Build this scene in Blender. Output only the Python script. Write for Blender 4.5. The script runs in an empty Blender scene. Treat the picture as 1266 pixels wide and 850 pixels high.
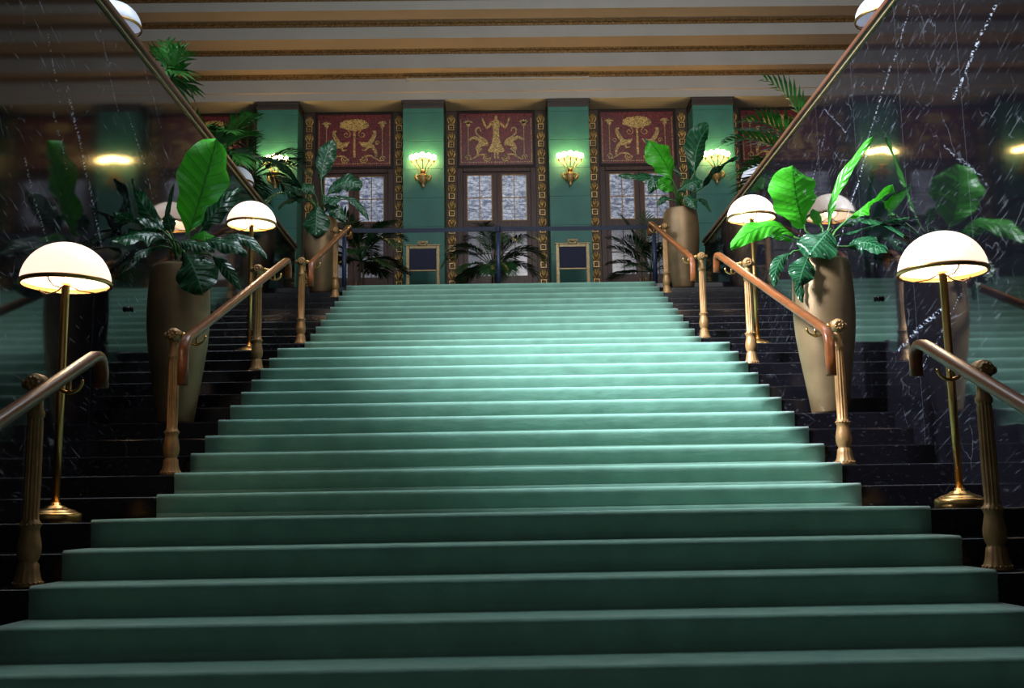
import bpy, bmesh, math, random
from mathutils import Vector, Matrix, Euler
random.seed(7)
PI = math.pi
COL = bpy.context.scene.collection

# ---------------------------------------------------------------- measures of the place (metres)
RISE, GO = 0.15, 0.3687          # stair riser and tread
LAND = 1.11                      # going of the first landing
HALF_CARPET = 2.278
WALL_X = 3.08                    # inner face of the marble side walls
TOP_Z = 22 * RISE                # upper floor
CAP_Z = 3.93

def stair(k):
    if k <= 0:
        return k * GO, k * RISE
    if k <= 11:
        return LAND + (k - 1) * GO, k * RISE
    return LAND + 10 * GO + 1.1444 + (k - 12) * GO, k * RISE

# ---------------------------------------------------------------- materials
def new_mat(name):
    m = bpy.data.materials.new(name)
    m.use_nodes = True
    nt = m.node_tree
    b = nt.nodes['Principled BSDF']
    return m, nt, b

def N(nt, kind, **kw):
    n = nt.nodes.new(kind)
    for k, v in kw.items():
        setattr(n, k, v)
    return n

def mat(name, color, rough=0.5, metal=0.0, bump=None, var=None, spec=None, sheen=0, emit=None, coat=0):
    m, nt, b = new_mat(name)
    b.inputs['Base Color'].default_value = (*color, 1)
    b.inputs['Roughness'].default_value = rough
    b.inputs['Metallic'].default_value = metal
    if spec is not None:
        b.inputs['Specular IOR Level'].default_value = spec
    if sheen:
        b.inputs['Sheen Weight'].default_value = sheen
        b.inputs['Sheen Roughness'].default_value = 0.5
    if coat:
        b.inputs['Coat Weight'].default_value = coat
        b.inputs['Coat Roughness'].default_value = 0.08
    if emit:
        b.inputs['Emission Color'].default_value = (*emit[0], 1)
        b.inputs['Emission Strength'].default_value = emit[1]
    tc = N(nt, 'ShaderNodeTexCoord')
    if var:   # (scale, amount, stretch)
        mp = N(nt, 'ShaderNodeMapping')
        mp.inputs['Scale'].default_value = var[2] if len(var) > 2 else (1, 1, 1)
        nz = N(nt, 'ShaderNodeTexNoise')
        nz.inputs['Scale'].default_value = var[0]
        nz.inputs['Detail'].default_value = 4
        nt.links.new(tc.outputs['Object'], mp.inputs['Vector'])
        nt.links.new(mp.outputs['Vector'], nz.inputs['Vector'])
        rp = N(nt, 'ShaderNodeValToRGB')
        rp.color_ramp.elements[0].position = 0.3
        rp.color_ramp.elements[1].position = 0.7
        lo = [max(0, c * (1 - var[1])) for c in color]
        hi = [min(1, c * (1 + var[1])) for c in color]
        rp.color_ramp.elements[0].color = (*lo, 1)
        rp.color_ramp.elements[1].color = (*hi, 1)
        nt.links.new(nz.outputs['Fac'], rp.inputs['Fac'])
        nt.links.new(rp.outputs['Color'], b.inputs['Base Color'])
    if bump:  # (scale, strength, stretch)
        mp = N(nt, 'ShaderNodeMapping')
        mp.inputs['Scale'].default_value = bump[2] if len(bump) > 2 else (1, 1, 1)
        nz = N(nt, 'ShaderNodeTexNoise')
        nz.inputs['Scale'].default_value = bump[0]
        nz.inputs['Detail'].default_value = 5
        nt.links.new(tc.outputs['Object'], mp.inputs['Vector'])
        nt.links.new(mp.outputs['Vector'], nz.inputs['Vector'])
        bp = N(nt, 'ShaderNodeBump')
        bp.inputs['Strength'].default_value = bump[1]
        bp.inputs['Distance'].default_value = 0.02
        nt.links.new(nz.outputs['Fac'], bp.inputs['Height'])
        nt.links.new(bp.outputs['Normal'], b.inputs['Normal'])
    return m

def marble(name, veins=(), rough=0.045, ior=1.75, joint=1.05, joint_off=0.45, flecks=0.22):
    """black marble with white flecks and long veins; joints every JOINT metres along y"""
    m, nt, b = new_mat(name)
    L = nt.links.new
    tc = N(nt, 'ShaderNodeTexCoord')
    sep = N(nt, 'ShaderNodeSeparateXYZ'); L(tc.outputs['Object'], sep.inputs[0])
    def math_(op, a, c=None, clamp=False):
        n = N(nt, 'ShaderNodeMath', operation=op); n.use_clamp = clamp
        for i, v in enumerate((a, c)):
            if v is None: continue
            if isinstance(v, (int, float)): n.inputs[i].default_value = v
            else: L(v, n.inputs[i])
        return n.outputs[0]
    def ramp(v, a, c):
        n = N(nt, 'ShaderNodeMapRange'); n.clamp = True
        L(v, n.inputs[0]); n.inputs[1].default_value = a; n.inputs[2].default_value = c
        return n.outputs[0]
    def noise(scale, rot=(0, 0, 0), sc=(1, 1, 1), detail=3, dist=0):
        mp = N(nt, 'ShaderNodeMapping'); mp.vector_type = 'TEXTURE'
        mp.inputs['Rotation'].default_value = rot; mp.inputs['Scale'].default_value = sc
        L(tc.outputs['Object'], mp.inputs['Vector'])
        nz = N(nt, 'ShaderNodeTexNoise'); nz.inputs['Scale'].default_value = scale
        nz.inputs['Detail'].default_value = detail; nz.inputs['Distortion'].default_value = dist
        L(mp.outputs['Vector'], nz.inputs['Vector'])
        return nz.outputs['Fac'], mp
    clump, _ = noise(1.3, detail=2)
    fleck, _ = noise(24, rot=(-0.34, 0.05, 0.05), sc=(1, 5.0, 0.55), detail=5)
    fleck2, _ = noise(22, rot=(-0.12, 0.05, 0.05), sc=(1, 5.0, 0.50), detail=4)
    f1 = math_('MULTIPLY', ramp(fleck, 0.60, 0.74), ramp(clump, 0.42, 0.64))
    f2 = math_('MULTIPLY', ramp(fleck2, 0.63, 0.76), ramp(clump, 0.58, 0.42))
    # thin vein net
    wn, mp0 = noise(2.2, detail=3)
    vm = N(nt, 'ShaderNodeVectorMath', operation='MULTIPLY_ADD')
    nzc = N(nt, 'ShaderNodeTexNoise'); nzc.inputs['Scale'].default_value = 2.0; nzc.inputs['Detail'].default_value = 4
    L(tc.outputs['Object'], nzc.inputs['Vector'])
    L(nzc.outputs['Color'], vm.inputs[0]); vm.inputs[1].default_value = (0.5, 0.5, 0.5); L(tc.outputs['Object'], vm.inputs[2])
    mpv = N(nt, 'ShaderNodeMapping'); mpv.vector_type = 'TEXTURE'
    mpv.inputs['Rotation'].default_value = (0.9, 0, 0); mpv.inputs['Scale'].default_value = (1, 1.8, 0.7)
    L(vm.outputs[0], mpv.inputs['Vector'])
    vo = N(nt, 'ShaderNodeTexVoronoi', feature='DISTANCE_TO_EDGE'); vo.inputs['Scale'].default_value = 1.5
    L(mpv.outputs['Vector'], vo.inputs['Vector'])
    brk, _ = noise(6, detail=4)
    net = math_('MULTIPLY', ramp(vo.outputs['Distance'], 0.010, 0.001), ramp(brk, 0.50, 0.64))
    net = math_('MULTIPLY', net, 0.28)
    tot = math_('ADD', math_('MULTIPLY', math_('ADD', f1, math_('MULTIPLY', f2, 0.7)), flecks), math_('MULTIPLY', net, flecks * 2))
    dash, _ = noise(42, rot=(0.45, 0, 0), sc=(1, 2.0, 0.55), detail=4)
    for (y0, z0, y1, z1, w, st_) in veins:
        dy, dz = y1 - y0, z1 - z0
        ln = math.hypot(dy, dz); dy /= ln; dz /= ln
        py = math_('SUBTRACT', sep.outputs['Y'], y0); pz = math_('SUBTRACT', sep.outputs['Z'], z0)
        t = math_('ADD', math_('MULTIPLY', py, dy), math_('MULTIPLY', pz, dz))
        q = math_('SUBTRACT', math_('MULTIPLY', py, dz), math_('MULTIPLY', pz, dy))
        q = math_('ADD', q, math_('MULTIPLY', math_('SUBTRACT', wn, 0.5), 0.14))
        q = math_('ABSOLUTE', q)
        ins = math_('MULTIPLY', math_('GREATER_THAN', t, 0.0), math_('LESS_THAN', t, ln))
        line = math_('MULTIPLY', ramp(q, w * 2.4, w * 0.2), ramp(dash, 0.50, 0.60))
        tot = math_('ADD', tot, math_('MULTIPLY', math_('MULTIPLY', line, ins), st_))
    tot = math_('MINIMUM', tot, 1.0)
    if joint:
        fr = math_('FRACT', math_('DIVIDE', math_('ADD', sep.outputs['Y'], 40 * joint - joint_off), joint))
        jl = math_('LESS_THAN', math_('ABSOLUTE', math_('SUBTRACT', fr, 0.5)), 0.0035)
        tot = math_('MAXIMUM', tot, math_('MULTIPLY', jl, 0.07))
    tint, _ = noise(0.8, detail=3)
    base = N(nt, 'ShaderNodeMix', data_type='RGBA')
    L(tint, base.inputs['Factor'])
    base.inputs['A'].default_value = (0.0025, 0.0025, 0.004, 1); base.inputs['B'].default_value = (0.007, 0.006, 0.009, 1)
    mx = N(nt, 'ShaderNodeMix', data_type='RGBA')
    L(tot, mx.inputs['Factor']); L(base.outputs['Result'], mx.inputs['A'])
    mx.inputs['B'].default_value = (0.42, 0.45, 0.54, 1)
    L(mx.outputs['Result'], b.inputs['Base Color'])
    b.inputs['Roughness'].default_value = rough
    b.inputs['IOR'].default_value = ior
    return m

M = {}
VEINS_R = ((0.38, 3.11, 1.10, 2.73, .011, 1.0), (2.74, 2.98, 4.18, 2.07, .008, .7), (1.7, 3.7, 2.9, 3.0, .007, .4),
           (2.43, 1.22, 1.54, 1.38, .010, .9), (2.07, 0.95, 1.06, 1.5, .005, .4), (3.9, 3.5, 5.2, 2.6, .007, .35), (0.7, 2.0, 1.3, 2.5, .006, .35),
           (4.3, 2.5, 5.0, 1.9, .007, .5), (0.9, 3.6, 3.2, 2.75, .003, .22), (3.3, 3.3, 3.9, 3.75, .005, .3))
VEINS_L = ((1.35, 3.0, 2.15, 2.05, .014, .55), (1.0, 3.25, 1.25, 2.85, .008, .4), (2.6, 3.3, 3.3, 2.75, .010, .35), (0.75, 2.3, 1.25, 1.75, .009, .45),
           (3.0, 3.3, 4.2, 2.7, .006, .25), (1.9, 3.7, 2.4, 3.2, .007, .3), (1.15, 2.75, 1.45, 2.4, .014, .25), (2.9, 3.85, 3.5, 3.45, .008, .3))
M['marble_right'] = marble('black marble right wall', VEINS_R, ior=1.62)
M['marble_left'] = marble('black marble left wall', VEINS_L, rough=0.06, ior=1.52, flecks=0.34)
M['marble_stair'] = marble('black marble stairs', (), rough=0.16, ior=1.5, joint=0, flecks=0.12)
M['carpet'] = mat('sea green carpet', (0.180, 0.338, 0.266), 0.95, sheen=0.35, var=(6, 0.10), bump=(9, 0.35, (0.6, 1, 1.6)), spec=0.1)
M['brass'] = mat('brass', (0.56, 0.32, 0.11), 0.28, 1.0, var=(5, 0.12))
M['bronze'] = mat('antique bronze post', (0.31, 0.165, 0.062), 0.46, 0.4, var=(14, 0.22), bump=(40, 0.08))
M['bronze_dark'] = mat('dark bronze', (0.20, 0.13, 0.07), 0.40, 0.8, var=(18, 0.2))
M['rail_wood'] = mat('varnished mahogany', (0.17, 0.048, 0.013), 0.34, 0, var=(3, 0.3, (6, 0.6, 6)), coat=0.1, spec=0.35)
M['cap_wood'] = mat('mahogany coping', (0.13, 0.05, 0.028), 0.35, 0, var=(3, 0.3, (6, 0.4, 6)), coat=0.3)
M['planter'] = mat('brushed bronze planter', (0.215, 0.135, 0.068), 0.44, 0.55, var=(2.2, 0.28, (1, 1, 1.5)), bump=(30, 0.10, (1, 1, 8)))
M['soil'] = mat('dark soil', (0.030, 0.018, 0.010), 0.95, bump=(40, 0.8))
M['pole_dark'] = mat('dark steel arm', (0.05, 0.035, 0.02), 0.35, 0.9)
M['teal'] = mat('teal painted plaster', (0.024, 0.150, 0.125), 0.55, var=(3, 0.14), bump=(20, 0.03))
M['capital'] = mat('dark brown capital', (0.030, 0.020, 0.016), 0.5)
M['wall_dark'] = mat('dark walnut panelling', (0.020, 0.013, 0.012), 0.5, var=(4, 0.3), spec=.2)
M['door_wood'] = mat('walnut door', (0.060, 0.030, 0.026), 0.42, var=(4, 0.25, (5, 5, 0.5)), spec=0.25)
M['gold_relief'] = mat('old gilding', (0.50, 0.31, 0.11), 0.40, 0.45, var=(30, 0.6), bump=(40, 0.3))
M['gold_trim'] = mat('gilt moulding', (0.22, 0.12, 0.04), 0.45, 0.5, var=(25, 0.6))
M['strip_back'] = mat('dark bronze strip', (0.050, 0.030, 0.018), 0.5, 0.3, var=(20, 0.4))
M['cream'] = mat('cream plaster', (0.42, 0.395, 0.365), 0.8, var=(1.5, 0.05))
M['cream_glow'] = mat('peach plaster', (0.50, 0.375, 0.29), 0.8, var=(1.5, 0.05))  # soffits: warm lamp light from below painted into the plaster colour
M['hall_wall'] = mat('plain hall plaster', (0.22, 0.19, 0.16), 0.85)
M['floor'] = mat('dark polished floor', (0.05, 0.05, 0.055), 0.2, var=(2, 0.3))
M['navy'] = mat('navy upholstery', (0.012, 0.014, 0.045), 0.8, var=(60, 0.2), sheen=0.2)
M['gilt'] = mat('pale gilt wood', (0.28, 0.21, 0.10), 0.45, 0.4, var=(18, 0.3))
M['stanchion'] = mat('blue grey enamel', (0.020, 0.035, 0.085), 0.4, 0.1)
M['belt'] = mat('dark blue webbing', (0.012, 0.018, 0.040), 0.75)
M['black'] = mat('black plastic', (0.01, 0.01, 0.01), 0.3)
M['trunk'] = mat('palm trunk', (0.075, 0.055, 0.030), 0.8, var=(12, 0.4), bump=(20, 0.5))
M['pot_dark'] = mat('dark glazed pot', (0.03, 0.03, 0.032), 0.3)
M['shade_off'] = mat('unlit opal glass with daylight glow', (0.78, 0.80, 0.90), 0.25, emit=((0.72, 0.82, 1.0), 0.18))  # faint blue emission stands in for daylight falling on the switched-off shades

def shade_mat(name, col, strength):
    m, nt, b = new_mat(name)
    b.inputs['Base Color'].default_value = (0.7, 0.66, 0.62, 1)
    b.inputs['Roughness'].default_value = 0.3
    b.inputs['Emission Color'].default_value = (*col, 1)
    b.inputs['Emission Strength'].default_value = strength
    return m
M['shade_on'] = shade_mat('lit opal glass', (1.0, 0.75, 0.59), 1.3)
M['bulb'] = shade_mat('frosted bulb', (1.0, 0.64, 0.22), 72.0)
M['lamp_bulb'] = shade_mat('bright lamp bulb', (1.0, 0.80, 0.5), 8.0)

def leaf_mat(name, base, vein, rough=0.28, trans=0.25):
    m, nt, b = new_mat(name)
    L = nt.links.new
    uv = N(nt, 'ShaderNodeUVMap')
    sep = N(nt, 'ShaderNodeSeparateXYZ'); L(uv.outputs['UV'], sep.inputs[0])
    def math_(op, a, c=None):
        n = N(nt, 'ShaderNodeMath', operation=op)
        for i, v in enumerate((a, c)):
            if v is None: continue
            if isinstance(v, (int, float)): n.inputs[i].default_value = v
            else: L(v, n.inputs[i])
        return n.outputs[0]
    av = math_('ABSOLUTE', sep.outputs['Y'])
    u2 = math_('SUBTRACT', sep.outputs['X'], math_('MULTIPLY', av, 0.16))
    w = math_('ABSOLUTE', math_('SUBTRACT', math_('FRACT', math_('MULTIPLY', u2, 9.0)), 0.5))
    lat = N(nt, 'ShaderNodeMapRange'); L(w, lat.inputs[0]); lat.inputs[1].default_value = 0.10; lat.inputs[2].default_value = 0.03
    mid = N(nt, 'ShaderNodeMapRange'); L(av, mid.inputs[0]); mid.inputs[1].default_value = 0.06; mid.inputs[2].default_value = 0.025
    f = math_('MAXIMUM', math_('MULTIPLY', lat.outputs[0], 0.55), mid.outputs[0])
    tc = N(nt, 'ShaderNodeTexCoord')
    nz = N(nt, 'ShaderNodeTexNoise'); nz.inputs['Scale'].default_value = 7; L(tc.outputs['Object'], nz.inputs['Vector'])
    bs = N(nt, 'ShaderNodeMix', data_type='RGBA'); L(nz.outputs['Fac'], bs.inputs['Factor'])
    bs.inputs['A'].default_value = (*[c * 0.6 for c in base], 1); bs.inputs['B'].default_value = (*[c * 1.4 for c in base], 1)
    mx = N(nt, 'ShaderNodeMix', data_type='RGBA'); L(f, mx.inputs['Factor'])
    L(bs.outputs['Result'], mx.inputs['A']); mx.inputs['B'].default_value = (*vein, 1)
    L(mx.outputs['Result'], b.inputs['Base Color'])
    b.inputs['Roughness'].default_value = rough
    bp = N(nt, 'ShaderNodeBump'); bp.inputs['Strength'].default_value = 0.5; bp.inputs['Distance'].default_value = 0.01
    L(math_('MULTIPLY', w, 2.0), bp.inputs['Height']); L(bp.outputs['Normal'], b.inputs['Normal'])
    tr = N(nt, 'ShaderNodeBsdfTranslucent'); L(mx.outputs['Result'], tr.inputs['Color'])
    ms = N(nt, 'ShaderNodeMixShader'); ms.inputs[0].default_value = trans
    L(b.outputs[0], ms.inputs[1]); L(tr.outputs[0], ms.inputs[2])
    L(ms.outputs[0], nt.nodes['Material Output'].inputs['Surface'])
    return m
M['leaf_dark'] = leaf_mat('dark glossy leaf', (0.009, 0.062, 0.022), (0.065, 0.21, 0.10), 0.24, 0.12)
M['leaf_bright'] = leaf_mat('brighter green leaf', (0.050, 0.40, 0.014), (0.018, 0.18, 0.010), 0.34, 0.35)  # brighter green and more translucent than the dark leaf
M['petiole'] = mat('leaf stalk', (0.05, 0.16, 0.03), 0.4)
M['palm_leaf'] = mat('palm leaflet', (0.010, 0.050, 0.013), 0.4, var=(8, 0.4))
M['palm_leaf_light'] = mat('light palm leaflet', (0.030, 0.160, 0.022), 0.4, var=(8, 0.4))

def mosaic_mat(name, c, cell=55):
    m, nt, b = new_mat(name)
    L = nt.links.new
    tc = N(nt, 'ShaderNodeTexCoord')
    vo = N(nt, 'ShaderNodeTexVoronoi'); vo.inputs['Scale'].default_value = cell
    L(tc.outputs['Object'], vo.inputs['Vector'])
    hs = N(nt, 'ShaderNodeSeparateColor'); L(vo.outputs['Color'], hs.inputs[0])
    mx = N(nt, 'ShaderNodeMix', data_type='RGBA'); L(hs.outputs[0], mx.inputs['Factor'])
    mx.inputs['A'].default_value = (*[x * 0.2 for x in c], 1); mx.inputs['B'].default_value = (*[x * 1.7 for x in c], 1)
    L(mx.outputs['Result'], b.inputs['Base Color'])
    b.inputs['Roughness'].default_value = 0.35
    return m
M['mosaic_red'] = mosaic_mat('red glass mosaic', (0.145, 0.016, 0.020))
M['mosaic_gold'] = mosaic_mat('gold glass mosaic', (0.46, 0.31, 0.10), 60)

def pane_mat(name, lo, hi, strength):
    """daylit leaded glass: irregular cames over clouded, daylight-lit glass"""
    m, nt, b = new_mat(name)
    L = nt.links.new
    tc = N(nt, 'ShaderNodeTexCoord')
    nz = N(nt, 'ShaderNodeTexNoise'); nz.inputs['Scale'].default_value = 4; nz.inputs['Detail'].default_value = 7; nz.inputs['Distortion'].default_value = 1.6
    mpz = N(nt, 'ShaderNodeMapping'); mpz.inputs['Scale'].default_value = (1, 1, 2.6); L(tc.outputs['Object'], mpz.inputs['Vector'])
    L(mpz.outputs['Vector'], nz.inputs['Vector'])
    rp = N(nt, 'ShaderNodeValToRGB'); rp.color_ramp.elements[0].position = 0.35; rp.color_ramp.elements[1].position = 0.62
    rp.color_ramp.elements[0].color = (*lo, 1); rp.color_ramp.elements[1].color = (*hi, 1)
    L(nz.outputs['Fac'], rp.inputs['Fac'])
    br = N(nt, 'ShaderNodeTexBrick')
    br.inputs['Scale'].default_value = 6.0; br.inputs['Mortar Size'].default_value = 0.04
    br.inputs['Brick Width'].default_value = 0.62; br.inputs['Row Height'].default_value = 0.5
    br.inputs['Color1'].default_value = (1, 1, 1, 1); br.inputs['Color2'].default_value = (0.75, 0.75, 0.8, 1); br.inputs['Mortar'].default_value = (0.30, 0.30, 0.34, 1)
    sx = N(nt, 'ShaderNodeSeparateXYZ'); L(tc.outputs['Object'], sx.inputs[0])
    cx = N(nt, 'ShaderNodeCombineXYZ'); L(sx.outputs['X'], cx.inputs['X']); L(sx.outputs['Z'], cx.inputs['Y'])
    ad = N(nt, 'ShaderNodeVectorMath', operation='MULTIPLY_ADD')
    L(nz.outputs['Color'], ad.inputs[0]); ad.inputs[1].default_value = (0.22, 0.14, 0); L(cx.outputs[0], ad.inputs[2])
    L(ad.outputs[0], br.inputs['Vector'])
    mx = N(nt, 'ShaderNodeMix', data_type='RGBA'); mx.blend_type = 'MULTIPLY'; mx.inputs['Factor'].default_value = 1
    L(rp.outputs['Color'], mx.inputs['A']); L(br.outputs['Color'], mx.inputs['B'])
    b.inputs['Base Color'].default_value = (0.05, 0.05, 0.06, 1)
    b.inputs['Roughness'].default_value = 0.15
    L(mx.outputs['Result'], b.inputs['Emission Color'])
    b.inputs['Emission Strength'].default_value = strength
    return m
M['pane_upper'] = pane_mat('daylit leaded glass', (0.11, 0.14, 0.26), (0.78, 0.86, 1.0), 0.55)
M['pane_lower'] = pane_mat('dim leaded glass', (0.16, 0.16, 0.19), (0.20, 0.20, 0.24), 0.55)
M['window_light'] = shade_mat('bright window glass', (0.72, 0.86, 1.0), 1.2)

# ---------------------------------------------------------------- mesh helpers
def box(bm, x0, x1, y0, y1, z0, z1, mi=0, bev=0):
    vs = [bm.verts.new((x, y, z)) for x in (x0, x1) for y in (y0, y1) for z in (z0, z1)]
    fs = []
    for q in ((0, 1, 3, 2), (4, 6, 7, 5), (0, 4, 5, 1), (2, 3, 7, 6), (0, 2, 6, 4), (1, 5, 7, 3)):
        f = bm.faces.new([vs[i] for i in q]); f.material_index = mi; fs.append(f)
    if bev:
        es = list({e for f in fs for e in f.edges})
        bmesh.ops.bevel(bm, geom=es, offset=bev, segments=2, affect='EDGES', profile=0.5)

def ring_faces(bm, A, B, mi=0, smooth=True):
    n = len(A)
    for i in range(n):
        f = bm.faces.new((A[i], A[(i + 1) % n], B[(i + 1) % n], B[i])); f.smooth = smooth; f.material_index = mi

def lathe(bm, prof, seg=24, c=(0, 0, 0), flute=None, cap=(True, True), mi=0, mtx=None):
    """revolve (radius, z) pairs about z; FLUTE=(count, depth, i0, i1) grooves the rings i0..i1"""
    rings = []
    for i, (r, z) in enumerate(prof):
        ring = []
        for s in range(seg):
            a = 2 * PI * s / seg
            rr = r
            if flute and flute[2] <= i <= flute[3]:
                rr = r * (1 - flute[1] * (0.5 + 0.5 * math.cos(a * flute[0])))
            p = Vector((rr * math.cos(a), rr * math.sin(a), z))
            if mtx is not None: p = mtx @ p
            ring.append(bm.verts.new(p + Vector(c)))
        rings.append(ring)
    for i in range(len(rings) - 1):
        ring_faces(bm, rings[i], rings[i + 1], mi)
    if cap[0]: bm.faces.new(rings[0][::-1]).material_index = mi
    if cap[1]: bm.faces.new(rings[-1]).material_index = mi

def frames(pts, up=None):
    pts = [Vector(p) for p in pts]
    out = []
    prev = None
    for i, p in enumerate(pts):
        t = (pts[min(i + 1, len(pts) - 1)] - pts[max(i - 1, 0)]).normalized()
        if up is not None:
            s = t.cross(Vector(up))
            if s.length < 1e-4: s = Vector((1, 0, 0))
        elif prev is None:
            s = t.cross(Vector((0, 0, 1)))
            if s.length < 1e-3: s = t.cross(Vector((0, 1, 0)))
        else:
            s = prev - t * prev.dot(t)
        s.normalize(); prev = s
        out.append((p, t, s, s.cross(t)))
    return out

def tube(bm, pts, rad, seg=8, mi=0, cap=True, flat=1.0):
    fr = frames(pts)
    rings = []
    for i, (p, t, s, n) in enumerate(fr):
        r = rad[i] if isinstance(rad, (list, tuple)) else rad
        rings.append([bm.verts.new(p + s * (r * math.cos(2 * PI * k / seg)) + n * (r * flat * math.sin(2 * PI * k / seg))) for k in range(seg)])
    for i in range(len(rings) - 1): ring_faces(bm, rings[i], rings[i + 1], mi)
    if cap:
        bm.faces.new(rings[0][::-1]).material_index = mi; bm.faces.new(rings[-1]).material_index = mi

def sweep(bm, pts, sect, side=(1, 0, 0), mi=0):
    """sweep a section of (sideways, upward) pairs along PTS that lie in one plane; SIDE is that plane's normal"""
    pts = [Vector(p) for p in pts]; side = Vector(side)
    rings = []
    for i, p in enumerate(pts):
        a = (pts[i] - pts[i - 1]).normalized() if i else None
        c = (pts[i + 1] - pts[i]).normalized() if i < len(pts) - 1 else None
        t = ((a or c) + (c or a)).normalized()
        n = side.cross(t)
        rings.append([bm.verts.new(p + side * u + n * w) for u, w in sect])
    for i in range(len(rings) - 1): ring_faces(bm, rings[i], rings[i + 1], mi)
    bm.faces.new(rings[0][::-1]); bm.faces.new(rings[-1])

def ball(bm, c, r, seg=12, sz=1.0, mi=0):
    lathe(bm, [(r * math.sin(PI * i / 8) if 0 < i < 8 else r * 0.02, -r * sz * math.cos(PI * i / 8)) for i in range(9)], seg, c, mi=mi)

def prism(bm, prof, x0, x1, mi=0, nx=1, mis=None):
    """extrude a closed (y, z) outline along x"""
    cols = []
    for i in range(nx + 1):
        x = x0 + (x1 - x0) * i / nx
        cols.append([bm.verts.new((x, y, z)) for y, z in prof])
    n = len(prof)
    for i in range(nx):
        for j in range(n):
            f = bm.faces.new((cols[i][j], cols[i + 1][j], cols[i + 1][(j + 1) % n], cols[i][(j + 1) % n]))
            f.material_index = mis[j] if mis else mi
    a = bm.faces.new(cols[0]); b = bm.faces.new(cols[-1][::-1])
    a.material_index = b.material_index = mi

def obj(name, bm, mats, parent=None, smooth=None, recalc=True):
    if recalc: bmesh.ops.recalc_face_normals(bm, faces=bm.faces)
    me = bpy.data.meshes.new(name)
    bm.to_mesh(me); bm.free()
    for m in (mats if isinstance(mats, (list, tuple)) else [mats]): me.materials.append(M[m])
    if smooth is not None:
        for p in me.polygons: p.use_smooth = smooth
    o = bpy.data.objects.new(name, me)
    COL.objects.link(o)
    if parent is not None: o.parent = parent
    return o

def tag(o, label, cat, group=None, kind=None):
    o['label'] = label; o['category'] = cat
    if group: o['group'] = group
    if kind: o['kind'] = kind
    return o

def thing(name, label, cat, loc=(0, 0, 0), rotz=0, group=None, kind=None):
    o = bpy.data.objects.new(name, None); COL.objects.link(o)
    o.empty_display_size = 0.1
    o.location = loc; o.rotation_euler = (0, 0, rotz)
    return tag(o, label, cat, group, kind)

def struct(name, bm, m, label, cat, smooth=None):
    o = obj(name, bm, m, None, smooth)
    return tag(o, label, cat, None, 'structure')

def dup(root, loc, label, group=None, rotz=None):
    r = root.copy(); COL.objects.link(r); r.location = loc
    if rotz is not None: r.rotation_euler = (0, 0, rotz)
    r['label'] = label
    if group: r['group'] = group
    for ch in list(root.children):
        c = ch.copy(); COL.objects.link(c); c.parent = r
        for g in ch.children:
            d = g.copy(); COL.objects.link(d); d.parent = c
    return r
LEAVES_PL1 = [
    ([(0.061, -0.0, 2.294), (0.175, -0.02, 2.686), (0.286, -0.05, 3.1)], 0.39, 'R', 1) ,
    ([(0.159, -0.0, 2.333), (0.275, -0.0, 2.483), (0.472, 0.02, 2.709)], 0.156, 'c', 0) ,
    ([(0.177, -0.1, 2.199), (0.381, -0.15, 2.183), (0.59, -0.2, 2.075)], 0.141, 'u', 0) ,
    ([(0.295, 0.05, 2.248), (0.495, 0.05, 2.273), (0.71, -0.0, 2.08)], 0.085, 'u', 0) ,
    ([(0.01, -0.2, 2.196), (0.181, -0.25, 2.148), (0.357, -0.3, 2.087)], 0.107, 'u', 0) ,
    ([(0.112, -0.27, 2.078), (0.21, -0.33, 1.931), (0.287, -0.36, 1.729)], 0.288, 'c', 0) ,
    ([(0.272, -0.05, 2.101), (0.392, -0.1, 1.994), (0.521, -0.1, 1.805)], 0.09, 'c', 0) ,
    ([(-0.093, -0.1, 2.229), (-0.277, -0.2, 2.246), (-0.353, -0.59, 2.096)], 0.197, 'u', 0) ,
    ([(-0.173, -0.0, 2.338), (-0.354, -0.02, 2.39), (-0.354, -0.58, 2.342)], 0.169, 'c', 0) ,
    ([(-0.144, 0.1, 2.343), (-0.332, 0.1, 2.547), (-0.352, -0.22, 2.713)], 0.125, 'c', 0) ,
    ([(-0.144, -0.0, 2.276), (-0.118, -0.0, 2.488), (-0.073, -0.0, 2.737)], 0.033, 'c', 0) ,
    ([(-0.048, -0.1, 2.283), (-0.064, -0.12, 2.359), (-0.077, -0.15, 2.432)], 0.09, 'c', 0) ,
    ([(0.069, -0.0, 2.239), (0.174, -0.05, 2.279), (0.308, -0.1, 2.197)], 0.078, 'u', 1) ,
    ([(-0.214, 0.1, 2.219), (-0.352, 0.04, 2.138), (-0.354, -0.42, 1.867)], 0.078, 'c', 0) ,
]
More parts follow.
